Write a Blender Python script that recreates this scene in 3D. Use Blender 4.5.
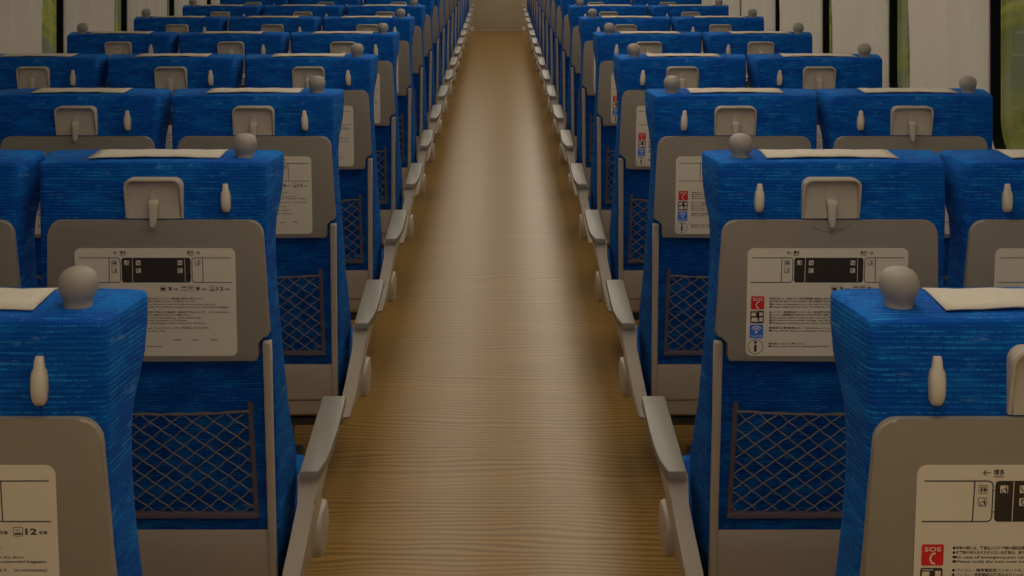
import bpy, bmesh, math, random
from mathutils import Vector
random.seed(7)
S = bpy.context.scene
for o in list(bpy.data.objects): bpy.data.objects.remove(o)
col = S.collection

# ------------------------------------------------------------------ camera
F = 1340.0                      # focal length in pixels of a 1024 px wide frame
H = 1.6135                       # eye height
cd = bpy.data.cameras.new('camera'); cam = bpy.data.objects.new('camera', cd); col.objects.link(cam)
cd.sensor_width = 36; cd.lens = 36*F/1024
cd.shift_x = (512-499)/1024; cd.shift_y = (-70-288)/1024
cd.clip_start = 0.05; cd.clip_end = 200
cam.location = (0, 0, H); cam.rotation_euler = (math.pi/2, 0, 0)
S.camera = cam
# ------------------------------------------------------------------ view, world
S.view_settings.view_transform = 'Standard'; S.view_settings.look = 'None'
S.view_settings.gamma = 1; S.view_settings.use_curve_mapping = False
S.view_settings.exposure = 0.0
LAMP = 3.5                     # brightness of the ceiling strips
w = bpy.data.worlds.new('world'); S.world = w; w.use_nodes = True
bg = w.node_tree.nodes['Background']; bg.inputs[0].default_value = (.62, .68, .72, 1); bg.inputs[1].default_value = 1.9

# ------------------------------------------------------------------ materials
def srgb(r, g, b):
    f = lambda c: (c/255/12.92) if c/255 <= .04045 else ((c/255+.055)/1.055)**2.4
    return (f(r), f(g), f(b), 1)
def mat(name, c, rough=.5, metal=0, spec=.5, bump=0, bscale=200, var=.0, vscale=8):
    m = bpy.data.materials.new(name); m.use_nodes = True
    nt = m.node_tree; N = nt.nodes; L = nt.links; p = N['Principled BSDF']
    p.inputs['Base Color'].default_value = c; p.inputs['Roughness'].default_value = rough
    p.inputs['Metallic'].default_value = metal; p.inputs['Specular IOR Level'].default_value = spec
    tc = N.new('ShaderNodeTexCoord')
    if var:
        n = N.new('ShaderNodeTexNoise'); n.inputs['Scale'].default_value = vscale; n.inputs['Detail'].default_value = 4
        L.new(tc.outputs['Object'], n.inputs['Vector'])
        mx = N.new('ShaderNodeMix'); mx.data_type = 'RGBA'
        mx.inputs['A'].default_value = tuple(x*(1-var) for x in c[:3])+(1,)
        mx.inputs['B'].default_value = tuple(min(1, x*(1+var)) for x in c[:3])+(1,)
        L.new(n.outputs['Fac'], mx.inputs['Factor']); L.new(mx.outputs['Result'], p.inputs['Base Color'])
    if bump:
        n = N.new('ShaderNodeTexNoise'); n.inputs['Scale'].default_value = bscale
        L.new(tc.outputs['Object'], n.inputs['Vector'])
        b = N.new('ShaderNodeBump'); b.inputs['Strength'].default_value = bump; b.inputs['Distance'].default_value = .002
        L.new(n.outputs['Fac'], b.inputs['Height']); L.new(b.outputs['Normal'], p.inputs['Normal'])
    return m

def math_node(nt, op, a=None, b=None, va=0, vb=0, clamp=False):
    n = nt.nodes.new('ShaderNodeMath'); n.operation = op; n.use_clamp = clamp
    n.inputs[0].default_value = va; n.inputs[1].default_value = vb
    if a is not None: nt.links.new(a, n.inputs[0])
    if b is not None: nt.links.new(b, n.inputs[1])
    return n.outputs[0]
def mixcol(nt, fac, A, B):
    n = nt.nodes.new('ShaderNodeMix'); n.data_type = 'RGBA'
    if hasattr(fac, 'links'): nt.links.new(fac, n.inputs['Factor'])
    else: n.inputs['Factor'].default_value = fac
    for k, v in (('A', A), ('B', B)):
        if isinstance(v, tuple): n.inputs[k].default_value = v
        else: nt.links.new(v, n.inputs[k])
    return n.outputs['Result']
def noise(nt, vec, scale, sx=1, sy=1, sz=1, detail=2, rough=.5):
    mp = nt.nodes.new('ShaderNodeMapping'); mp.inputs['Scale'].default_value = (sx, sy, sz)
    nt.links.new(vec, mp.inputs['Vector'])
    n = nt.nodes.new('ShaderNodeTexNoise'); n.inputs['Scale'].default_value = scale
    n.inputs['Detail'].default_value = detail; n.inputs['Roughness'].default_value = rough
    nt.links.new(mp.outputs['Vector'], n.inputs['Vector'])
    return n.outputs['Fac']
def ramp(nt, fac, lo, hi):
    n = nt.nodes.new('ShaderNodeMapRange'); n.interpolation_type = 'SMOOTHSTEP'
    n.inputs['From Min'].default_value = lo; n.inputs['From Max'].default_value = hi
    nt.links.new(fac, n.inputs['Value']); return n.outputs['Result']

def fabric(name, bright=1.0):
    """blue moquette with broken light blue weave lines running across"""
    m = bpy.data.materials.new(name); m.use_nodes = True
    nt = m.node_tree; N = nt.nodes; L = nt.links; p = N['Principled BSDF']
    tc = N.new('ShaderNodeTexCoord'); v = tc.outputs['Object']
    sep = N.new('ShaderNodeSeparateXYZ'); L.new(v, sep.inputs[0])
    wob = noise(nt, v, 9, 1, 1, 1, 2)
    ns = N.new('ShaderNodeSeparateXYZ'); L.new(tc.outputs['Normal'], ns.inputs[0])
    up = math_node(nt, 'GREATER_THAN', ns.outputs['Z'], None, vb=.72)          # tops carry the weave across in depth
    zz = N.new('ShaderNodeMix'); L.new(up, zz.inputs['Factor']); L.new(sep.outputs['Z'], zz.inputs['A']); L.new(sep.outputs['Y'], zz.inputs['B'])
    z = math_node(nt, 'ADD', zz.outputs['Result'], math_node(nt, 'MULTIPLY', wob, None, vb=.004))
    # every line its own slice of noise, so lines break up independently
    line = math_node(nt, 'MULTIPLY', z, None, vb=1/.0062)
    idx = math_node(nt, 'FLOOR', line)
    fr = math_node(nt, 'FRACT', line)
    d = math_node(nt, 'ABSOLUTE', math_node(nt, 'SUBTRACT', fr, None, vb=.5))
    stripe = ramp(nt, d, .26, .08)
    u = math_node(nt, 'ADD', sep.outputs['X'], sep.outputs['Y'])
    cv = N.new('ShaderNodeCombineXYZ'); L.new(math_node(nt, 'MULTIPLY', u, None, vb=22), cv.inputs[0]); L.new(math_node(nt, 'MULTIPLY', idx, None, vb=3.37), cv.inputs[1])
    brk = N.new('ShaderNodeTexNoise'); brk.inputs['Scale'].default_value = 1; brk.inputs['Detail'].default_value = 1; L.new(cv.outputs[0], brk.inputs['Vector'])
    cv2 = N.new('ShaderNodeCombineXYZ'); L.new(math_node(nt, 'MULTIPLY', u, None, vb=230), cv2.inputs[0]); L.new(math_node(nt, 'MULTIPLY', idx, None, vb=1.71), cv2.inputs[1])
    dash = N.new('ShaderNodeTexNoise'); dash.inputs['Scale'].default_value = 1; dash.inputs['Detail'].default_value = 0; L.new(cv2.outputs[0], dash.inputs['Vector'])
    a = math_node(nt, 'MULTIPLY', ramp(nt, brk.outputs['Fac'], .40, .66), ramp(nt, dash.outputs['Fac'], .33, .5))
    a = math_node(nt, 'MULTIPLY', a, stripe)
    cloudn = noise(nt, v, 9, 1, 1, 2.6, 4, .65)
    cloud = ramp(nt, cloudn, .42, .72)
    patch = ramp(nt, noise(nt, v, 16, 1, 1, 3.2, 5, .7), .60, .70)
    fine = noise(nt, v, 420, .5, .5, 1.2, 1)
    c = mixcol(nt, cloud, srgb(0, 78, 170), srgb(6, 114, 204))
    c = mixcol(nt, math_node(nt, 'MULTIPLY', fine, None, vb=.35), c, srgb(2, 40, 122))
    c = mixcol(nt, math_node(nt, 'MULTIPLY', patch, None, vb=.42), c, srgb(110, 165, 215))
    c = mixcol(nt, math_node(nt, 'MULTIPLY', a, None, vb=.55), c, srgb(40, 160, 220))
    L.new(c, p.inputs['Base Color'])
    p.inputs['Roughness'].default_value = .85; p.inputs['Specular IOR Level'].default_value = .15
    p.inputs['Sheen Weight'].default_value = .12; p.inputs['Sheen Roughness'].default_value = .5
    p.inputs['Sheen Tint'].default_value = srgb(90, 160, 230)
    b = N.new('ShaderNodeBump'); b.inputs['Strength'].default_value = .35; b.inputs['Distance'].default_value = .002
    L.new(math_node(nt, 'ADD', stripe, fine), b.inputs['Height']); L.new(b.outputs['Normal'], p.inputs['Normal'])
    return m
M = {}
M['fabric'] = fabric('blue moquette')
M['tray'] = mat('taupe tray plastic', srgb(152, 143, 127), .42, bump=.08, bscale=900)
M['beige'] = mat('warm beige plastic', srgb(196, 184, 165), .4)
M['arm'] = mat('grey armrest pad', srgb(136, 131, 119), .38)
M['knob'] = mat('grey soft handle rubber', srgb(150, 143, 132), .55, bump=.08, bscale=600)
M['cover'] = mat('white headrest cloth', srgb(200, 192, 176), .9, bump=.3, bscale=900)
M['netframe'] = mat('mauve grey pocket trim', srgb(104, 92, 98), .6)
M['string'] = mat('grey net cord', srgb(128, 122, 112), .7)
M['base'] = mat('dark seat pedestal metal', srgb(70, 64, 58), .5)
M['label'] = mat('cream sticker', srgb(232, 221, 198), .45)
M['ink'] = mat('dark brown ink', srgb(58, 50, 42), .5)
M['red'] = mat('red sticker ink', srgb(228, 40, 40), .5)
M['blueink'] = mat('blue sticker ink', srgb(50, 125, 230), .5)
M['wall'] = mat('warm white wall panel', srgb(232, 221, 203), .38, var=.02, vscale=2)
M['ceil'] = mat('white ceiling panel', srgb(225, 215, 195), .6)
M['endwall'] = mat('grey beige end wall', srgb(196, 182, 158), .5)
M['gasket'] = mat('black window gasket', srgb(8, 8, 7), .8, spec=.1)
M['seam'] = mat('dark panel seam', srgb(90, 80, 72), .6)
def floor_mat():
    m = bpy.data.materials.new('tan wood grain floor sheet'); m.use_nodes = True
    nt = m.node_tree; N = nt.nodes; L = nt.links; p = N['Principled BSDF']
    tc = N.new('ShaderNodeTexCoord'); v = tc.outputs['Object']
    # grain runs across the aisle: rings of a wave bent by slow noise
    sep = N.new('ShaderNodeSeparateXYZ'); L.new(v, sep.inputs[0])
    slow = noise(nt, v, 1.0, 1.1, 4.0, 1, 2, .5)
    y = math_node(nt, 'ADD', sep.outputs['Y'], math_node(nt, 'MULTIPLY', slow, None, vb=.17))
    s = math_node(nt, 'SINE', math_node(nt, 'MULTIPLY', y, None, vb=2*math.pi/.026))
    s = math_node(nt, 'MULTIPLY_ADD', s, None, vb=.5); s.node.inputs[2].default_value = .5
    n2 = noise(nt, v, 1, 5, 110, 1, 2, .6)
    n3 = noise(nt, v, 1, .8, 5, 1, 2, .5)
    s2 = math_node(nt, 'MULTIPLY', ramp(nt, s, .1, .95), ramp(nt, n3, .05, .55))
    g = math_node(nt, 'ADD', math_node(nt, 'MULTIPLY', s2, None, vb=.55), math_node(nt, 'MULTIPLY', n2, None, vb=.45))
    c = mixcol(nt, g, srgb(176, 140, 80), srgb(124, 89, 42))
    L.new(c, p.inputs['Base Color'])
    p.inputs['Specular IOR Level'].default_value = .21
    p.inputs['Roughness'].default_value = .29
    b = N.new('ShaderNodeBump'); b.inputs['Strength'].default_value = .04; b.inputs['Distance'].default_value = .001
    L.new(g, b.inputs['Height']); L.new(b.outputs['Normal'], p.inputs['Normal'])
    return m
M['floor'] = floor_mat()
def green_mat():
    m = bpy.data.materials.new('grassy bank foliage'); m.use_nodes = True
    nt = m.node_tree; N = nt.nodes; p = N['Principled BSDF']
    v = N.new('ShaderNodeTexCoord').outputs['Object']
    c = mixcol(nt, ramp(nt, noise(nt, v, 1.6, 1, 1, 1.4, 3), .35, .65), srgb(112, 110, 54), srgb(160, 148, 62))
    c = mixcol(nt, ramp(nt, noise(nt, v, .8, 1, 1, 1, 2), .45, .7), c, srgb(112, 110, 92))
    nt.links.new(c, p.inputs['Base Color']); p.inputs['Roughness'].default_value = 1
    p.inputs['Specular IOR Level'].default_value = .05
    return m
M['green'] = green_mat()
def glass_mat():
    m = bpy.data.materials.new('tinted window glass'); m.use_nodes = True
    nt = m.node_tree; N = nt.nodes; L = nt.links; N.remove(N['Principled BSDF'])
    t = N.new('ShaderNodeBsdfTransparent'); t.inputs[0].default_value = (.62, .62, .57, 1)
    g = N.new('ShaderNodeBsdfGlossy'); g.inputs['Roughness'].default_value = .03
    f = N.new('ShaderNodeFresnel'); f.inputs['IOR'].default_value = 1.22; gm = N.new('ShaderNodeNewGeometry')
    fr = math_node(nt, 'MULTIPLY', f.outputs[0], math_node(nt, 'SUBTRACT', None, gm.outputs['Backfacing'], va=1))
    mx = N.new('ShaderNodeMixShader'); L.new(fr, mx.inputs[0]); L.new(t.outputs[0], mx.inputs[1]); L.new(g.outputs[0], mx.inputs[2])
    L.new(mx.outputs[0], N['Material Output'].inputs[0])
    return m
M['glass'] = glass_mat()
def emit_mat(name, c, s):
    m = bpy.data.materials.new(name); m.use_nodes = True
    p = m.node_tree.nodes['Principled BSDF']; p.inputs['Base Color'].default_value = c
    p.inputs['Emission Color'].default_value = c; p.inputs['Emission Strength'].default_value = s
    return m
M['lamp'] = emit_mat('warm light diffuser', (1, .90, .75, 1), LAMP)
M['lamp_soft'] = emit_mat('dimmer warm light diffuser', (1, .90, .75, 1), LAMP*.5)

# ------------------------------------------------------------------ mesh helpers
def obj(name, bm, ms, parent=None, smooth=True, angle=40, loc=None):
    bmesh.ops.recalc_face_normals(bm, faces=bm.faces[:])
    me = bpy.data.meshes.new(name); bm.to_mesh(me); bm.free()
    if not isinstance(ms, (list, tuple)): ms = [ms]
    for m in ms: me.materials.append(M[m])
    if smooth:
        me.polygons.foreach_set('use_smooth', [True]*len(me.polygons))
        me.set_sharp_from_angle(angle=math.radians(angle))
    o = bpy.data.objects.new(name, me); col.objects.link(o)
    if parent: o.parent = parent
    if loc: o.location = loc
    return o
def box(bm, x0, x1, y0, y1, z0, z1, mi=0, bevel=0, seg=2):
    vs = [bm.verts.new((x, y, z)) for x in (x0, x1) for y in (y0, y1) for z in (z0, z1)]
    fs = [(0, 1, 3, 2), (4, 6, 7, 5), (0, 4, 5, 1), (2, 3, 7, 6), (0, 2, 6, 4), (1, 5, 7, 3)]
    F_ = [bm.faces.new([vs[i] for i in f]) for f in fs]
    for f in F_: f.material_index = mi
    if bevel:
        es = list({e for f in F_ for e in f.edges})
        bmesh.ops.bevel(bm, geom=es, offset=bevel, segments=seg, profile=.5, affect='EDGES')
def prism(bm, pts, to3, d0, d1, mi=0, bevel=0, seg=2):
    """outline pts (2D) swept from depth d0 to d1; to3(u, v, d) gives the point; the d1 rim may be bevelled"""
    a = [bm.verts.new(to3(u, v, d0)) for u, v in pts]; b = [bm.verts.new(to3(u, v, d1)) for u, v in pts]
    n = len(pts); fs = [bm.faces.new(a[::-1]), bm.faces.new(b)]
    for i in range(n): fs.append(bm.faces.new((a[i], a[(i+1) % n], b[(i+1) % n], b[i])))
    for f in fs: f.material_index = mi
    if bevel:
        es = list(fs[1].edges)
        bmesh.ops.bevel(bm, geom=es, offset=bevel, segments=seg, profile=.5, affect='EDGES')
def rrect(x0, x1, y0, y1, r, n=5):
    """rounded rectangle; r may be one radius or four (bottom-left, bottom-right, top-right, top-left)"""
    rs = r if isinstance(r, (tuple, list)) else (r,)*4
    out = []
    for (cx, cy, sx, sy, a0), q in zip(((x0, y0, 1, 1, 180), (x1, y0, -1, 1, 270), (x1, y1, -1, -1, 0), (x0, y1, 1, -1, 90)), rs):
        if q <= 0: out.append((cx, cy)); continue
        for i in range(n+1):
            a = math.radians(a0+90*i/n)
            out.append((cx+sx*q+q*math.cos(a), cy+sy*q+q*math.sin(a)))
    return out
def tube(bm, pts, r, n=6, mi=0, closed=False):
    pts = [Vector(p) for p in pts]; rings = []
    for i, p in enumerate(pts):
        t = (pts[min(i+1, len(pts)-1)]-pts[max(i-1, 0)]).normalized()
        up = Vector((0, 1, 0)) if abs(t.y) < .9 else Vector((0, 0, 1))
        a = t.cross(up).normalized(); b = t.cross(a)
        rr = r[i] if isinstance(r, (list, tuple)) else r
        rings.append([bm.verts.new(p+a*rr*math.cos(2*math.pi*k/n)+b*rr*math.sin(2*math.pi*k/n)) for k in range(n)])
    for A, B in zip(rings, rings[1:]):
        for k in range(n):
            f = bm.faces.new((A[k], A[(k+1) % n], B[(k+1) % n], B[k])); f.material_index = mi
    bm.faces.new(rings[0][::-1]).material_index = mi; bm.faces.new(rings[-1]).material_index = mi
def loft(bm, rings, cap=True, mi=0):
    R = [[bm.verts.new(p) for p in r] for r in rings]; n = len(R[0])
    for A, B in zip(R, R[1:]):
        for k in range(n):
            bm.faces.new((A[k], A[(k+1) % n], B[(k+1) % n], B[k])).material_index = mi
    if cap:
        bm.faces.new(R[0][::-1]).material_index = mi; bm.faces.new(R[-1]).material_index = mi

def flat(bm, pts, to3, mi):
    f = bm.faces.new([bm.verts.new(to3(u, v)) for u, v in pts]); f.material_index = mi
def text(bm, body, size, u, v, to3, mi, width=None, align='LEFT', bold=.018):
    cu = bpy.data.curves.new('t', 'FONT'); cu.body = body; cu.size = 1; cu.resolution_u = 2; cu.fill_mode = 'FRONT'; cu.offset = bold
    o = bpy.data.objects.new('t', cu); col.objects.link(o)
    dg = bpy.context.evaluated_depsgraph_get(); me = bpy.data.meshes.new_from_object(o.evaluated_get(dg))
    xs = [q.co.x for q in me.vertices]
    if not xs:
        bpy.data.objects.remove(o); return
    x0, x1 = min(xs), max(xs); k = (width/(x1-x0)) if width else size
    off = {'LEFT': 0, 'CENTER': -(x1-x0)*k/2, 'RIGHT': -(x1-x0)*k}[align]
    vs = [bm.verts.new(to3(u+off+(q.co.x-x0)*k, v-q.co.y*size)) for q in me.vertices]
    for pl in me.polygons:
        try: bm.faces.new([vs[i] for i in pl.vertices]).material_index = mi
        except ValueError: pass
    bpy.data.objects.remove(o); bpy.data.meshes.remove(me); bpy.data.curves.remove(cu)

# ------------------------------------------------------------------ the setting
XR, XL, Y0, Y1, ZC = 1.475, -1.985, -3.4, 21.4, 2.2
PITCH = 1.04
def struct(o): o['kind'] = 'structure'; return o
bm = bmesh.new(); box(bm, XL-.05, XR+.05, Y0, Y1, -.05, 0); struct(obj('floor', bm, 'floor', smooth=False))
bm = bmesh.new(); box(bm, XL-.1, XR+.1, Y0, Y1, ZC, ZC+.05); struct(obj('ceiling', bm, 'ceil', smooth=False))
bm = bmesh.new(); box(bm, XL-.1, XR+.1, Y1, Y1+.05, 0, ZC); struct(obj('wall_far', bm, 'endwall', smooth=False))
bm = bmesh.new(); box(bm, XL-.1, XR+.1, Y0-.05, Y0, 0, ZC); struct(obj('wall_near', bm, 'endwall', smooth=False))
# sliding door in the far wall
d = bpy.data.objects.new('door_1', None); col.objects.link(d); d.location = (0, Y1, 0); struct(d)
bm = bmesh.new(); box(bm, -.40, .37, -.02, -.001, .02, 1.95, bevel=.004); obj('door_leaf', bm, 'endwall', d)
bm = bmesh.new(); box(bm, -.30, .27, -.026, -.02, 1.0, 1.7, bevel=.002); obj('door_window', bm, 'tray', d)
bm = bmesh.new(); box(bm, .29, .32, -.045, -.02, .9, 1.2, bevel=.006); obj('door_handle', bm, 'beige', d)
bm = bmesh.new(); box(bm, XL, XR, Y1-.012, Y1-.001, 0, .07, bevel=.003); struct(obj('baseboard_far', bm, 'wall'))

# side walls: one pillar per bay, fluted, between recessed windows
WZ0, WZ1 = .93, 1.60            # window opening in height
CREST = [(.050, .041), (.018, .155), (-.001, .315), (-.0085, .455)]      # sharp ribs with shallow hollows between them
PIL = [(.085, 0), (.085, .008), (.081, .011)]
for (a0, b0), (a1, b1) in zip(CREST, CREST[1:]):
    for t in (0, .08, .25, .5, .75, .92): PIL.append((a0+(a1-a0)*t+.065*t*(1-t), b0+(b1-b0)*t))
PIL += [CREST[-1], (-.004, .465), (.01, .475), (.035, .49), (.085, .50)]
# (distance outwards from x = wall-.085, metres along the wall after the jamb); jamb at 4.03 + n*1.04
def wall(side):
    s, X = (1, XR) if side == 'right' else (-1, XL)
    bm = bmesh.new(); n0, n1 = -7, 18
    prof = []
    for n in range(n0, n1):
        yj = 4.03+n*PITCH
        if yj < Y0 or yj+PITCH > Y1+.6: continue
        prof.append((yj, n))
    zs = [0, .5, WZ0-.03, WZ0, 1.2, WZ1, WZ1+.03, ZC]
    lean = lambda z: -.012*max(0, (z-1.25))/.3
    for yj, n in prof:
        grid = [[bm.verts.new((X-s*.085+s*a+s*lean(z)*(1 if a < .08 else 0), min(max(yj+b, Y0), Y1), z)) for z in zs] for a, b in PIL]
        for A, B in zip(grid, grid[1:]):
            for k in range(len(zs)-1): bm.faces.new((A[k], B[k], B[k+1], A[k+1]))
        # below and above the window
        ya, yb = yj+.50, yj+PITCH
        for z0, z1 in ((0, WZ0), (WZ1, ZC)):
            q = [bm.verts.new((X, y, z)) for y, z in ((ya, z0), (yb, z0), (yb, z1), (ya, z1))]
            bm.faces.new(q)
    # backing skin so no light leaks at the two ends
    ys = prof[0][0]; ye = prof[-1][0]+PITCH
    for a, b in ((Y0, ys), (ye, Y1)):
        if b-a > .001:
            bm.faces.new([bm.verts.new(p) for p in ((X, a, 0), (X, b, 0), (X, b, ZC), (X, a, ZC))])
    o = obj('wall_'+side, bm, 'wall', angle=16)
    # keep the skin thick
    sm = o.modifiers.new('thickness', 'SOLIDIFY'); sm.thickness = .012; sm.offset = 0
    struct(o); return [p[0] for p in prof]
js = wall('right'); wall('left')
def make_window(s):
    """origin: middle of the opening at the wall face; x outwards * s"""
    e = bpy.data.objects.new('window_1', None); col.objects.link(e)
    wy, r = (PITCH-.50)/2, .11
    hz = (WZ1-WZ0)/2
    def ring(bm, o1, o2, x0, x1, r1, r2):
        A = rrect(-o1[0], o1[0], -o1[1], o1[1], r1, 8); B = rrect(-o2[0], o2[0], -o2[1], o2[1], r2, 8)
        rings = [[bm.verts.new((s*x, u, v)) for u, v in P] for P, x in ((A, x0), (B, x0), (B, x1), (A, x1))]
        n = len(A)
        for i in range(4):
            P, Q = rings[i], rings[(i+1) % 4]
            for k in range(n): bm.faces.new((P[k], P[(k+1) % n], Q[(k+1) % n], Q[k]))
    bm = bmesh.new(); ring(bm, (wy+.004, hz+.004), (wy-.008, hz-.008), -.008, .03, .006, r); obj('window_frame', bm, 'wall', e)
    bm = bmesh.new(); ring(bm, (wy-.006, hz-.006), (wy-.022, hz-.022), -.001, .026, r, r-.01); obj('gasket', bm, 'gasket', e)
    bm = bmesh.new(); prism(bm, rrect(-wy+.018, wy-.018, -hz+.018, hz-.018, r-.01, 8), lambda u, v, d: (s*d, u, v), .020, .024); obj('window_glass', bm, 'glass', e)
    struct(e); return e
def copy_tree(o, parent=None, children=None):
    c = o.copy(); col.objects.link(c)
    if parent: c.parent = parent
    for ch in KIDS.get(o, []): copy_tree(ch, c)
    return c
KIDS = {}
def index_kids():
    KIDS.clear()
    for o in bpy.data.objects:
        if o.parent: KIDS.setdefault(o.parent, []).append(o)
wR, wL = make_window(1), make_window(-1); index_kids(); cnt = 0
for i, yj in enumerate(js):
    for s, pr, X in ((1, wR, XR), (-1, wL, XL)):
        o = pr if i == 0 else copy_tree(pr)
        cnt += 1; o.name = 'window_%d' % cnt
        o.location = (X, yj+.50+(PITCH-.50)/2, (WZ0+WZ1)/2)
# one continuous light strip in the ceiling over each side of the aisle
for x, side, hw, lm in ((.465, 'right', .13, 'lamp'), (-.36, 'left', .20, 'lamp_soft')):
    e = bpy.data.objects.new('ceiling_light', None); col.objects.link(e); e.location = (x, 8.98, ZC)
    bm = bmesh.new(); box(bm, -hw-.02, hw+.02, -12.3, 12.3, -.03, 0, bevel=.004); obj('light_housing', bm, 'ceil', e)
    bm = bmesh.new(); box(bm, -hw, hw, -12.25, 12.25, -.036, -.031); obj('light_diffuser', bm, lm, e, smooth=False)
    e['category'] = 'ceiling light'; e['label'] = 'long flat light strip in the ceiling, %s of the aisle' % side
# grassy bank beside the line, both sides
for s in (1, -1):
    bm = bmesh.new()
    nx, ny = 8, 60
    G = [[bm.verts.new((s*(4.2+i*.7+.25*math.sin(j*.9+i)), -6+j*1.2, -1.0+i*.75+.15*math.sin(j*1.7+i*2.1))) for i in range(nx)] for j in range(ny)]
    for A, B in zip(G, G[1:]):
        for k in range(nx-1): bm.faces.new((A[k], A[k+1], B[k+1], B[k]))
    o = obj('grassy_bank', bm, 'green'); o['kind'] = 'stuff'; o['category'] = 'grass bank'
    o['label'] = 'blurred yellow green bank outside the %s windows' % ('right' if s > 0 else 'left')

# ------------------------------------------------------------------ the seat
TOP = 1.17; HW = .235
# d below the top, half width front, half width rear, y rear, y front
LV = [(-.0015, .233, .211, .008, .117), (.0005, .2365, .2155, .0025, .1205), (.0045, .238, .217, .0005, .122), (.035, .238, .217, .000, .121),
      (.070, .236, .217, .000, .116), (.098, .232, .217, .000, .104), (.125, .227, .217, .001, .095), (.160, .225, .217, .003, .092), (.210, .225, .217, .009, .095),
      (.270, .227, .219, .019, .104), (.330, .230, .220, .033, .118), (.420, .233, .220, .059, .148), (.520, .2355, .220, .087, .186),
      (.600, .2365, .219, .110, .240), (.670, .2365, .218, .130, .288), (.730, .236, .217, .147, .298), (.790, .234, .215, .163, .276), (.825, .229, .212, .173, .252), (.845, .222, .208, .179, .235)]
def rear_y(d):
    for a, b in zip(LV[2:], LV[3:]):
        if a[0] <= d <= b[0]:
            t = (d-a[0])/(b[0]-a[0]); return a[3]+(b[3]-a[3])*t
    return LV[-1][3]+(d-LV[-1][0])*.26
def section(d, wf, wr, yr, yf, inset=0):
    out = []; rr, rf = .012, .017
    wf -= inset; wr -= inset
    quad = [(-wr, yr, rr), (wr, yr, rr), (wf, yf, rf), (-wf, yf, rf)]
    n = len(quad)
    for i in range(n):
        p = Vector(quad[i][:2]); a = Vector(quad[i-1][:2]); b = Vector(quad[(i+1) % n][:2]); r = quad[i][2]
        da = (a-p).normalized(); db = (b-p).normalized()
        half = da.angle(db)/2; t = min(r/math.tan(half), .45*(b-p).length, .45*(a-p).length)
        P0 = p+da*t; P2 = p+db*t
        for k in range(6):
            s = k/5; q = P0*(1-s)**2+p*2*s*(1-s)+P2*s*s
            out.append(q)
    # fill the long rear and front edges so the mesh is even
    res = []
    for i, q in enumerate(out):
        res.append(q); nx = out[(i+1) % len(out)]
        if i in (5, 17):
            for k in range(1, 6): res.append(q.lerp(nx, k/6))
    slope = .05*max(0, 1-d/.035)
    return [(q.x, q.y, TOP-d-slope*max(0, .12-q.y)*.9+(.003*(1-(q.x/.238)**2) if d < .02 else 0)) for q in res]

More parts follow.
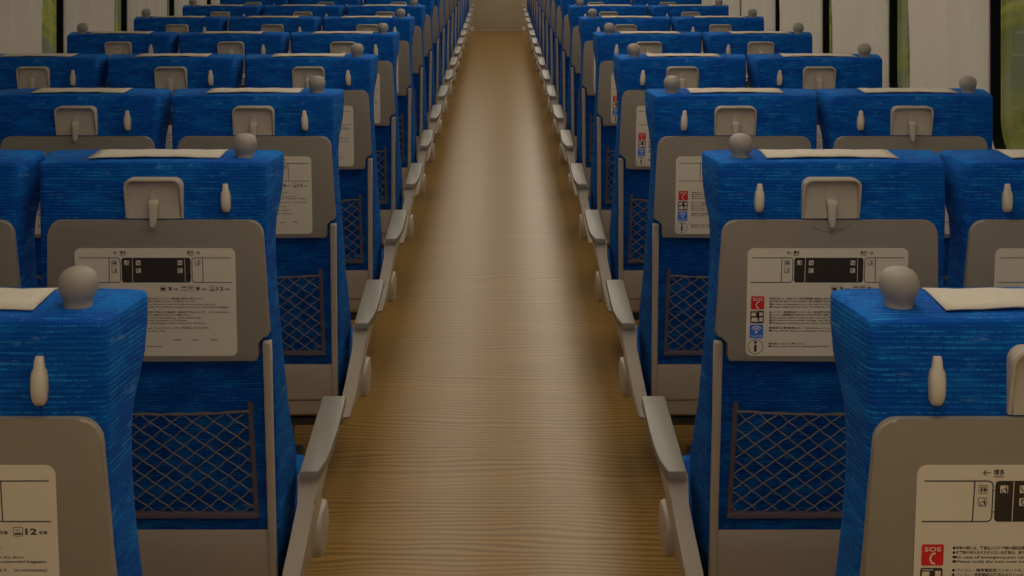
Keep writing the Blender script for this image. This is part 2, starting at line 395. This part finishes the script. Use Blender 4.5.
def label_mesh():
    """printed seat-back sticker, 160 x 110 units of 1/523 m, seen from behind the seat"""
    U = 1/523; W_, H_ = 160, 109
    bm = bmesh.new()
    P = lambda off: (lambda u, v: ((u-W_/2)*U, -off, -(v)*U))
    prism(bm, rrect(0, W_, 0, H_, 6), lambda u, v, d: ((u-W_/2)*U, -d, -v*U), 0, .0008, 0)
    p1, p2, p3 = P(.0011), P(.0014), P(.0017)
    def line(u0, v0, u1, v1, t=.75, mi=1, pp=p1):
        du, dv = u1-u0, v1-v0; L_ = math.hypot(du, dv); nx, ny = -dv/L_*t/2, du/L_*t/2
        flat(bm, [(u0+nx, v0+ny), (u1+nx, v1+ny), (u1-nx, v1-ny), (u0-nx, v0-ny)], pp, mi)
    def poly(pts, t=.75, mi=1, pp=p1):
        for a, b in zip(pts, pts[1:]): line(*a, *b, t, mi, pp)
    def icon(u, v, kind, dark=False, sz=5.4):
        a, b = u-sz/2, v-sz/2
        flat(bm, rrect(a, a+sz, b, b+sz, .7, 2), p2, 1)
        flat(bm, rrect(a+.35, a+sz-.35, b+.35, b+sz-.35, .5, 2), P(.0016), 0)
        q = P(.0018)
        f = lambda pts: flat(bm, [(a+x*sz, b+y*sz) for x, y in pts], q, 1)
        if kind == 'wc':
            for cx in (.3, .7):
                f([(cx-.09, .16), (cx+.09, .16), (cx+.09, .30), (cx-.09, .30)])
                f([(cx-.13, .34), (cx+.13, .34), (cx+(.18 if cx > .5 else .1), .65), (cx-(.18 if cx > .5 else .1), .65)])
                f([(cx-.07, .65), (cx+.07, .65), (cx+.05, .86), (cx-.05, .86)])
            f([(.48, .15), (.52, .15), (.52, .85), (.48, .85)])
        elif kind == 'basin':
            f([(.15, .5), (.25, .5), (.32, .82), (.58, .82), (.58, .9), (.22, .9)])
            f([(.62, .14), (.78, .14), (.78, .3), (.62, .3)]); f([(.56, .34), (.84, .4), (.84, .62), (.66, .62)])
            f([(.66, .62), (.84, .62), (.84, .9), (.72, .9)]); f([(.34, .42), (.6, .42), (.6, .5), (.34, .5)])
        elif kind == 'seat':
            f([(.18, .2), (.3, .2), (.36, .6), (.24, .62)]); f([(.3, .6), (.62, .6), (.62, .72), (.3, .72)]); f([(.6, .34), (.82, .34), (.82, .82), (.7, .82), (.7, .46), (.6, .46)])
        elif kind == 'phone':
            f([(.3, .15), (.72, .2), (.72, .3), (.46, .28), (.36, .5), (.52, .74), (.66, .76), (.66, .86), (.42, .84), (.22, .5)])
        elif kind == 'room':
            f([(.15, .3), (.85, .3), (.85, .8), (.15, .8)])
        elif kind == 'lounge':
            f([(.12, .62), (.9, .62), (.9, .82), (.12, .82)]); f([(.2, .2), (.28, .2), (.5, .5), (.42, .5)]); f([(.45, .2), (.53, .2), (.75, .5), (.67, .5)])
        elif kind == 'wifi':
            f([(.1, .28), (.5, .14), (.9, .28), (.8, .4), (.5, .3), (.2, .4)]); f([(.3, .5), (.5, .42), (.7, .5), (.5, .74)])
        elif kind == 'lines':
            f([(.12, .18), (.88, .18), (.88, .34), (.12, .34)]); f([(.12, .62), (.88, .62), (.88, .7), (.12, .7)])
    # car map
    poly([(4.3, 9.5), (42.5, 9.5), (44.6, 10.4), (45.2, 12.4), (45.2, 31.2), (44.6, 33.4), (42.5, 34.3), (3.6, 34.3)])
    line(34.3, 9.5, 33.8, 34.3)
    flat(bm, rrect(46.6, 115.4, 9.4, 34.4, 2.4, 4), p1, 1)
    line(57.5, 9.9, 57.3, 33.9, .5, 0, p2); line(109.6, 9.9, 109.8, 33.9, .5, 0, p2)
    poly([(156, 9.5), (119.5, 9.5), (117.4, 10.4), (116.8, 12.4), (116.8, 31.2), (117.4, 33.4), (119.5, 34.3), (156.5, 34.3)])
    line(127.4, 9.5, 127.6, 34.3)
    for v in (15.4, 28.4):
        line(45, v, 46.8, v, .5); line(115.2, v, 117, v, .5)
    icon(39.4, 14.6, 'wc'); icon(39.2, 22.2, 'basin'); icon(51.8, 14.4, 'basin'); icon(63.4, 14.4, 'seat'); icon(63.4, 22.2, 'phone')
    icon(104.9, 14.4, 'seat'); icon(104.9, 22.2, 'phone'); icon(122.3, 14.4, 'basin')
    # direction words
    line(39.2, 4.5, 43.6, 4.5, .6); poly([(41, 2.8), (39.1, 4.5), (41, 6.2)], .6)
    text(bm, '博多', 4.2, 45.2, 5.8, p1, 1, 6.6); text(bm, 'Hakata', 1.3, 45.4, 7.3, p1, 1, 6)
    text(bm, '東京', 4.2, 112, 5.8, p1, 1, 6.6); text(bm, 'Tokyo', 1.3, 112.3, 7.3, p1, 1, 6)
    line(120.2, 4.5, 124.6, 4.5, .6); poly([(122.8, 2.8), (124.7, 4.5), (122.8, 6.2)], .6)
    # car numbers
    icon(87.2, 40.4, 'room', sz=5.8); text(bm, '3', 5.2, 91.8, 42.3, p1, 1, 4.2, bold=.03); text(bm, '号車', 2.4, 97.0, 42.1, p1, 1, 5.2)
    icon(108.4, 40.4, 'lines', sz=5.8); icon(115.2, 40.4, 'wifi', sz=5.8); text(bm, '8', 5.2, 120.0, 42.3, p1, 1, 4.2, bold=.03); text(bm, '号車', 2.4, 125.2, 42.1, p1, 1, 5.2)
    icon(136.6, 40.4, 'lounge', sz=5.8); text(bm, '12', 5.2, 140.8, 42.3, p1, 1, 7.0, bold=.03); text(bm, '号車', 2.4, 148.8, 42.1, p1, 1, 5.2)
    # four pictograms
    flat(bm, rrect(4.3, 17.5, 48.3, 61.5, 1.2, 3), p1, 2); text(bm, 'SOS', 3.9, 10.9, 52.6, p2, 0, 10, 'CENTER')
    poly([(12.6, 53.8), (10.6, 54.2), (9.6, 56.2), (9.6, 57.8), (10.6, 59.8), (12.6, 60.3)], 1.1, 0, p2)
    flat(bm, rrect(3.9, 17.3, 62.9, 75.7, 1.2, 3), p1, 1)
    flat(bm, rrect(5.0, 9.4, 65.0, 68.2, .3, 2), p2, 0); flat(bm, [(5.4, 69.8), (10.6, 69.8), (12, 74), (4.8, 74)], p2, 0)
    flat(bm, rrect(12.8, 16.2, 64.6, 68.0, .3, 2), p2, 0); flat(bm, rrect(12.8, 16.2, 69.6, 73.8, .3, 2), p2, 0); line(5, 64, 11.6, 64, .5, 0, p2)
    flat(bm, rrect(3.5, 17.1, 77.0, 90.9, 1.2, 3), p1, 3)
    for r, t in ((6.2, 1.1), (3.9, 1.1)):
        poly([(10.3+r*math.sin(a), 85.0-r*math.cos(a)) for a in [math.radians(x) for x in range(-50, 51, 10)]], t, 0, p2)
    flat(bm, [(10.3+1.4*math.cos(2*math.pi*k/10), 84.4+1.4*math.sin(2*math.pi*k/10)) for k in range(10)], p2, 0)
    text(bm, 'Free Wi-Fi', 2.5, 10.3, 89.4, p2, 0, 11, 'CENTER')
    C = [(9.6+7.4*math.cos(2*math.pi*k/28), 99.6+7.4*math.sin(2*math.pi*k/28)) for k in range(29)]
    poly(C, .6)
    flat(bm, [(9.6+1.5*math.cos(2*math.pi*k/12), 95.0+1.5*math.sin(2*math.pi*k/12)) for k in range(12)], p1, 1)
    flat(bm, [(8.3, 97.6), (10.9, 97.6), (10.9, 104.6), (8.3, 104.6)], p1, 1)
    # printed lines
    for v, w_, t in ((51.4, 104, '●非常の際には、客室出入口ドア横の通話装置で乗務員にお知らせください。通話装置で乗務員と通話できます。'),
                 (54.2, 98, '●不審物や持ち主のわからないお荷物は、直ちに乗務員までお知らせください。手を触れないでください。'),
                 (57.0, 117, '●In case of emergency,you can talk to the train crew via intercom outside the door.'),
                 (59.7, 130, '●Please notify the train crew immediately, if you find any suspicious items or unattended baggages.'),
                 (65.2, 130, '●パソコン・携帯電話用コンセントは、窓側座席の壁面および最前部・最後部の壁面にあります。（AC100V/2A/60Hz）'),
                 (68.0, 92, '●パソコン・携帯電話の使用はまわりのお客さまのご迷惑にならないようご配慮ください。'),
                 (70.7, 102, '●The power outlet located in your armrest is for laptop or mobile phone only.'),
                 (73.3, 88, '●No source from outlet voltage may shutdown or fluctuate.'),
                 (76.1, 106, '●Please be considerate of other passengers while using your devices.'),
                 (81.2, 110, '●無料公衆無線LAN「Shinkansen Free Wi-Fi」がご利用になれます。'),
                 (84.0, 66, '●Free Wi-Fi service is available in this train.'),
                 (97.2, 38, '●詳細はこちらをご覧ください。'),
                 (99.9, 62, '●Please check here for operating information.')):
        text(bm, t, 2.25, 22.8, v, p1, 1, w_)
    for u, t in ((100, '日本語'), (118.2, 'English'), (136.8, '繁体中文')): text(bm, t, 2.2, u, 93.2, p1, 1, 7.5, 'CENTER')
    me = bpy.data.meshes.new('information_sticker'); bm.to_mesh(me); bm.free()
    for m in ('label', 'ink', 'red', 'blueink'): me.materials.append(M[m])
    return me
LABEL = label_mesh()

def make_seat(s, place):
    """s = +1: the aisle lies at local -x (seats right of the aisle), s = -1 mirrored"""
    e = bpy.data.objects.new('train_seat', None); col.objects.link(e)
    # backrest with head section, one upholstered body
    bm = bmesh.new(); loft(bm, [section(*l) for l in LV]); obj('backrest', bm, 'fabric', e, angle=50)
    # head cover over the top
    bm = bmesh.new(); nx = 12; ys = [.034, .060, .085, .105, .118, .1235, .1255, .1250]
    zs = [.0026, .0024, .0024, .0022, .0005, -.006, -.02, -.10]
    A = []
    for i in range(nx+1):
        t = i/nx; x = -.1265+.255*t+.006*s; arch = 1-(2*t-1)**2
        base = .0020*(1-(x/.235)**2)
        A.append([bm.verts.new((x+(.004*(1-2*t) if j == 0 else 0)*0, y-(.006*(1-arch) if j == 0 else 0), TOP+.001+z-.045*max(0, .12-y)*(1 if z > 0 else 0)+base*(1 if j < 4 else .3)+.0018*arch*max(0, min(1, (.11-y)/.07))+.0006*math.sin(7*t*3.1+s))) for j, (y, z) in enumerate(zip(ys, zs))])
    for a, b in zip(A, A[1:]):
        for k in range(len(ys)-1): bm.faces.new((a[k], a[k+1], b[k+1], b[k]))
    o = obj('headrest_cover', bm, 'cover', e); sm = o.modifiers.new('thickness', 'SOLIDIFY'); sm.thickness = .0022; sm.offset = 0
    # grab handle knob on the corner
    if place != 'middle':
        x = (-.167 if place == 'aisle' else .168)*s
        bm = bmesh.new(); rings = []
        for z, r in ((-.008, .0180), (.000, .0172), (.003, .0166), (.007, .0172), (.011, .0192), (.016, .0216), (.022, .0232), (.028, .0235), (.034, .0222), (.039, .0196), (.0425, .0160), (.045, .0115), (.0462, .006)):
            rings.append([(x+r*math.cos(2*math.pi*k/24), .055+r*.95*math.sin(2*math.pi*k/24), TOP-.0015+z) for k in range(24)])
        loft(bm, rings); obj('grab_handle', bm, 'knob', e, angle=60)
    # coat hook on the rear of the head section
    hx = -.142*s
    bm = bmesh.new(); rings = []
    for z, w_, t, off in ((-.026, .0045, .006, 0), (-.030, .0055, .009, 0), (-.038, .0060, .011, 0), (-.042, .0085, .013, 0), (-.052, .0095, .016, 0), (-.064, .0092, .018, 0), (-.073, .0080, .018, 0), (-.078, .0060, .015, 0)):
        tw = (z+.05)*.06*s
        rings.append([(hx+tw+w_*math.copysign(abs(math.cos(a))**.7, math.cos(a)), -t/2+.001+(t/2+.001)*math.copysign(abs(math.sin(a))**.7, math.sin(a)), TOP-.017+z) for a in [2*math.pi*k/16 for k in range(16)]])
    loft(bm, rings); obj('coat_hook', bm, 'beige', e, angle=60)
    # table catch: wedge-shaped recessed cup with rim, boss and turning lever
    zt, zb, hw = TOP-.031, TOP-.109, .0555
    yt = lambda v: -.003-.021*max(0, min(1, (v-zb)/(zt-zb)))
    bm = bmesh.new()
    O = rrect(-hw, hw, zb, zt, (.001, .001, .016, .016), 6)
    O = [(u*(1-.03*(zt-v)/(zt-zb)*0), v) for u, v in O]
    I = rrect(-hw+.005, hw-.005, zb+.001, zt-.006, (.001, .001, .012, .012), 6)
    mid = [((a[0]+b[0])/2, (a[1]+b[1])/2) for a, b in zip(O, I)]
    arch = lambda u, v: .0025*(1-(u/hw)**2) if v > (zt+zb)/2 else 0
    R = [[(u-.005*s, .001, v+arch(u, v)) for u, v in O], [(u-.005*s, yt(v), v+arch(u, v)) for u, v in O], [(u-.005*s, yt(v)-.0015, v+arch(u, v)) for u, v in mid], [(u-.005*s, yt(v), v+arch(u, v)) for u, v in I], [(u*.985-.005*s, -.0045-.002*(v-zb)/(zt-zb), v-.001+arch(u, v)) for u, v in I]]
    loft(bm, R); obj('table_catch', bm, 'beige', e, angle=35)
    catch = [c for c in col.objects if c.parent == e][-1]
    bm = bmesh.new()
    n = 18; rings = []
    for y, r in ((-.003, .0115), (-.0085, .0112), (-.0095, .0100), (-.0095, .0075), (-.0085, .0065)):
        rings.append([(-.006*s+r*math.cos(2*math.pi*k/n), y, TOP-.064+r*math.sin(2*math.pi*k/n)) for k in range(n)])
    loft(bm, rings)
    obj('pivot_boss', bm, 'beige', catch, angle=40)
    bm = bmesh.new(); rings = []
    for z, w_, y0, y1 in ((-.0715, .0085, -.008, -.016), (-.073, .0100, -.008, -.021), (-.077, .0100, -.008, -.023), (-.084, .0088, -.008, -.023), (-.110, .0068, -.013, -.024), (-.119, .0058, -.014, -.024), (-.1225, .0035, -.015, -.023)):
        rings.append([(u-.006*s, v, TOP+z) for u, v in rrect(-w_, w_, y1, y0, min(.003, w_*.6), 3)])
    loft(bm, rings); obj('lever', bm, 'beige', catch, angle=50)
    # folding table
    def T(u, v, d):                                         # u across, v below the top, d out of the seat back
        return (u-.007*s, rear_y(v)-d+.001, TOP-v)
    bm = bmesh.new()
    wt, wb, n_ = .2065, .2150, .335
    r = .027; pts = []
    for k in range(7):
        a = math.radians(180-90*k/6); pts.append((-wt+r+r*math.cos(a), .112+r-r*math.sin(a)))
    for k in range(7):
        a = math.radians(90-90*k/6); pts.append((wt-r+r*math.cos(a), .112+r-r*math.sin(a)))
    ex = lambda v: wt+(wb-wt)*(v-.112)/.27
    right = [(ex(.2), .2), (ex(.27), .27), (ex(.328), .328), (ex(.333)-.002, .333), (ex(.336)-.008, .3365), (.197, .338), (.192, .342), (.191, .350), (.191, .376), (.188, .381), (.184, .3825)]
    pts += right+[(0, .3825)]+[(-u, v) for u, v in right[::-1]]
    VM = lambda v: .112+(v-.112)*1.034
    tray_y = lambda v: (VM(v)-.112)*.115
    T2 = lambda u, v, d: (u-.007*s, .001-d+tray_y(v), TOP-VM(v))
    prism(bm, pts, T2, -.022, .011, bevel=.0035, seg=3); tray = obj('folding_table', bm, 'tray', e, angle=30)
    bm = bmesh.new(); n = 24                                # half-moon thumb groove under the lever
    rin, ro = .030, .0312
    for k in range(n):
        a, b = [math.radians(180+180*q/n) for q in (k, k+1)]
        c = [(rin*1.25*math.cos(a), .1125-rin*.6*math.sin(a)), (rin*1.25*math.cos(b), .1125-rin*.6*math.sin(b)), (ro*1.25*math.cos(b), .1125-ro*.64*math.sin(b)), (ro*1.25*math.cos(a), .1125-ro*.64*math.sin(a))]
        prism(bm, c, T2, .0108, .0122)
    obj('thumb_rest', bm, 'tray', tray)
    lo = bpy.data.objects.new('information_sticker', LABEL); col.objects.link(lo); lo.parent = tray
    lo.location = (-.010 if s > 0 else .0055, -.0103+.006, TOP-.1660); lo['label'] = 'cream sticker with carriage map and pictograms'
    tilt = .115; lo.scale = (1.006, 1, 1.033); lo.rotation_euler = (math.atan(tilt), 0, 0)
    # side rails beside the pocket
    for q in (-1, 1):
        bm = bmesh.new()
        rings = []
        for v in (.356, .359, .42, .55, .70, .80, .90, .98):
            y = rear_y(v); w_ = .0080 if v > .357 else .0064
            cx = q*(.2135-.012*(v-.356)/.5)
            rings.append([(a, b, TOP-v) for a, b in rrect(cx-w_, cx+w_, y-.012 if v > .357 else y-.009, y+.01, .003, 3)])
        loft(bm, rings); obj('side_rail', bm, 'beige', e, angle=50)
    # net pocket
    n0, n1, nw = .4895, .749, .178
    bm = bmesh.new()
    for q in (-1, 1):
        rings = [[(a, b, TOP-v) for a, b in rrect(q*(nw-.0048)-.0048, q*(nw-.0048)+.0048, rear_y(v)-.007, rear_y(v)+.002, .002, 2)] for v in (n0, .55, .62, .69, n1)]
        loft(bm, rings)
    rings = [[(x, b, TOP-a) for a, b in rrect(n1-.014, n1, rear_y(.74)-.0075, rear_y(.74)+.002, .002, 2)] for x in (-nw, nw)]
    loft(bm, rings); pocket = obj('pocket_frame', bm, 'netframe', e, angle=50)
    bm = bmesh.new()
    u0, u1, v0, v1 = -nw+.006, nw-.006, n0+.018, n1-.012
    sag = lambda u: .006*(1-(u/u1)**2)
    stepu = .042; slope = (v1-v0)/((v1-v0)*1.18)
    Np = lambda u, v: Vector((u, rear_y(v)-.006-.004*(1-(u/u1)**2)*(1-(v-v0)/(v1-v0)), TOP-v))
    hgt = v1-v0
    for sg in (1, -1):
        k = -20
        for k in range(-16, 32):
            # line u = ua + sg*(v - v0)*1.22
            ua = u0+k*stepu; P_ = []
            m = 64
            for i in range(m+1):
                v = v0+hgt*i/m; u = ua+sg*(v-v0)*1.18
                if u0 <= u <= u1: P_.append(Np(u+.0012*math.sin(i*.98), v+sag(u)*(1-i/m)))
            if len(P_) > 1: tube(bm, P_, .0014, 4)
    tube(bm, [Np(u0+(u1-u0)*i/30, v0+sag(u0+(u1-u0)*i/30)+.0008*math.sin(i*1.9)) for i in range(31)], .0019, 6)
    tube(bm, [Np(u0+(u1-u0)*i/30, v0-.002+sag(u0+(u1-u0)*i/30)+.0012*math.sin(i*1.3+1)) for i in range(31)], .0010, 5)
    obj('pocket_net', bm, 'string', pocket)
    # beige lower rear panel with a break line
    bm = bmesh.new()
    prism(bm, [(.760, .010), (.767, .004), (.790, -.004), (.820, -.0075), (.885, -.007), (.887, .001), (.890, .001), (.892, -.003), (.932, -.001), (.940, .007), (.940, .05), (.760, .03)],
          lambda a, b, d: (d, rear_y(a)+b if b < .02 else .16+b, TOP-a), -.207, .207); obj('lower_panel', bm, 'beige', e, angle=25)
    # cushion
    bm = bmesh.new(); box(bm, -.222, .222, .27, .64, .245, .355, bevel=.03, seg=4)
    for v in bm.verts: v.co.z += .012*max(0, (v.co.y-.2)/.46)*(1 if v.co.z > .33 else 0)
    obj('seat_cushion', bm, 'fabric', e, angle=60)
    bm = bmesh.new(); box(bm, -.215, .215, .25, .61, .215, .250, bevel=.01); obj('cushion_pan', bm, 'base', e)
    # armrests
    def armrest(x0, x1, sg):
        bm = bmesh.new()
        o_, i_ = (x0, x1)
        # outline: outer side towards the aisle tapers in at the rear end
        P_ = [(i_, .187), (i_, .545), (i_-.004*sg, .552), (o_+.006*sg, .552), (o_, .545), (o_, .36), (o_+.0015*sg, .29), (o_+.006*sg, .235), (o_+.013*sg, .197), (o_+.017*sg, .187)]
        prism(bm, P_, lambda u, v, d: (u, v, .496+(v-.19)*.078+d), -.014, .004, bevel=.003, seg=3)
        return obj('armrest', bm, 'arm', e, angle=40)
    if place == 'aisle':
        armrest(-.309*s, -.254*s, s)
        # side panel carrying the armrest, swept down and rearwards to the rail
        bm = bmesh.new()
        P_ = [(.55, .50), (.56, .484), (.45, .470), (.34, .456), (.305, .42), (.325, .375), (.38, .345), (.46, .332), (.54, .31), (.568, .26), (.555, .215), (.50, .205), (.38, .225), (.25, .245),
              (.13, .247), (.118, .258), (.140, .31), (.165, .37), (.190, .43), (.205, .482)]
        def SP(u, v, d):
            t = max(0, min(1, (v-.27)/.19)); xo = .250+.044*t*t*(3-2*t); x = xo-(1-d)*(.024+.021*t)
            return (-x*s, u, v)
        prism(bm, P_, SP, 0, 1, bevel=.008, seg=3); sp = obj('side_panel', bm, 'beige', e, angle=40)
        bm = bmesh.new()
        prism(bm, rrect(.44, .575, .192, .292, (.03, .03, .04, .04), 6), lambda u, v, d: (-(.244+d)*s, u, v), .0, .022, bevel=.010, seg=3); obj('hinge_cover', bm, 'beige', sp, angle=50)
    # pedestal and foot
    bm = bmesh.new(); x0, x1 = ((-.04, .20) if s > 0 else (-.20, .04)) if place == 'aisle' else (-.20, .20); box(bm, x0, x1, .34, .50, .015, .217, bevel=.012); box(bm, x0-.02, x1+.02, .30, .54, 0, .02, bevel=.005); obj('pedestal', bm, 'base', e)
    bm = bmesh.new(); box(bm, -.215, .215, .235, .26, .19, .214, bevel=.006); obj('foot_bar', bm, 'base', e)
    e['category'] = 'train seat'
    return e
protos = {}
for s in (1, -1):
    for place in ('aisle', 'middle', 'window'):
        if s == 1 and place == 'middle': continue
        protos[s, place] = make_seat(s, place)
index_kids()
ORD = ['first', 'second', 'third', 'fourth', 'fifth', 'sixth', 'seventh', 'eighth', 'ninth', 'tenth', 'eleventh', 'twelfth', 'thirteenth', 'fourteenth', 'fifteenth', 'sixteenth', 'seventeenth', 'eighteenth', 'nineteenth']
XC = {(1, 'aisle'): .6405, (1, 'window'): 1.1150, (-1, 'aisle'): -.665, (-1, 'middle'): -1.142, (-1, 'window'): -1.619}
WORD = {'aisle': 'aisle seat with grey knob', 'middle': 'middle seat without knob', 'window': 'window seat with grey knob'}
used = set()
for k in range(18):
    for key, pr in protos.items():
        s, place = key
        if place != 'aisle' and k > 8: continue
        o = pr if key not in used else copy_tree(pr); used.add(key)
        o.location = (XC[key], 1.531+PITCH*k, 0)
        side = 'right' if s > 0 else 'left'
        where = '%s row from the viewer' % ORD[k] if k else 'nearest row'
        if k == 17: where = 'last row before the far wall'
        o['label'] = 'blue %s, %s side, %s' % (WORD[place], side, where)
        o['group'] = 'blue seats %s of the aisle' % side
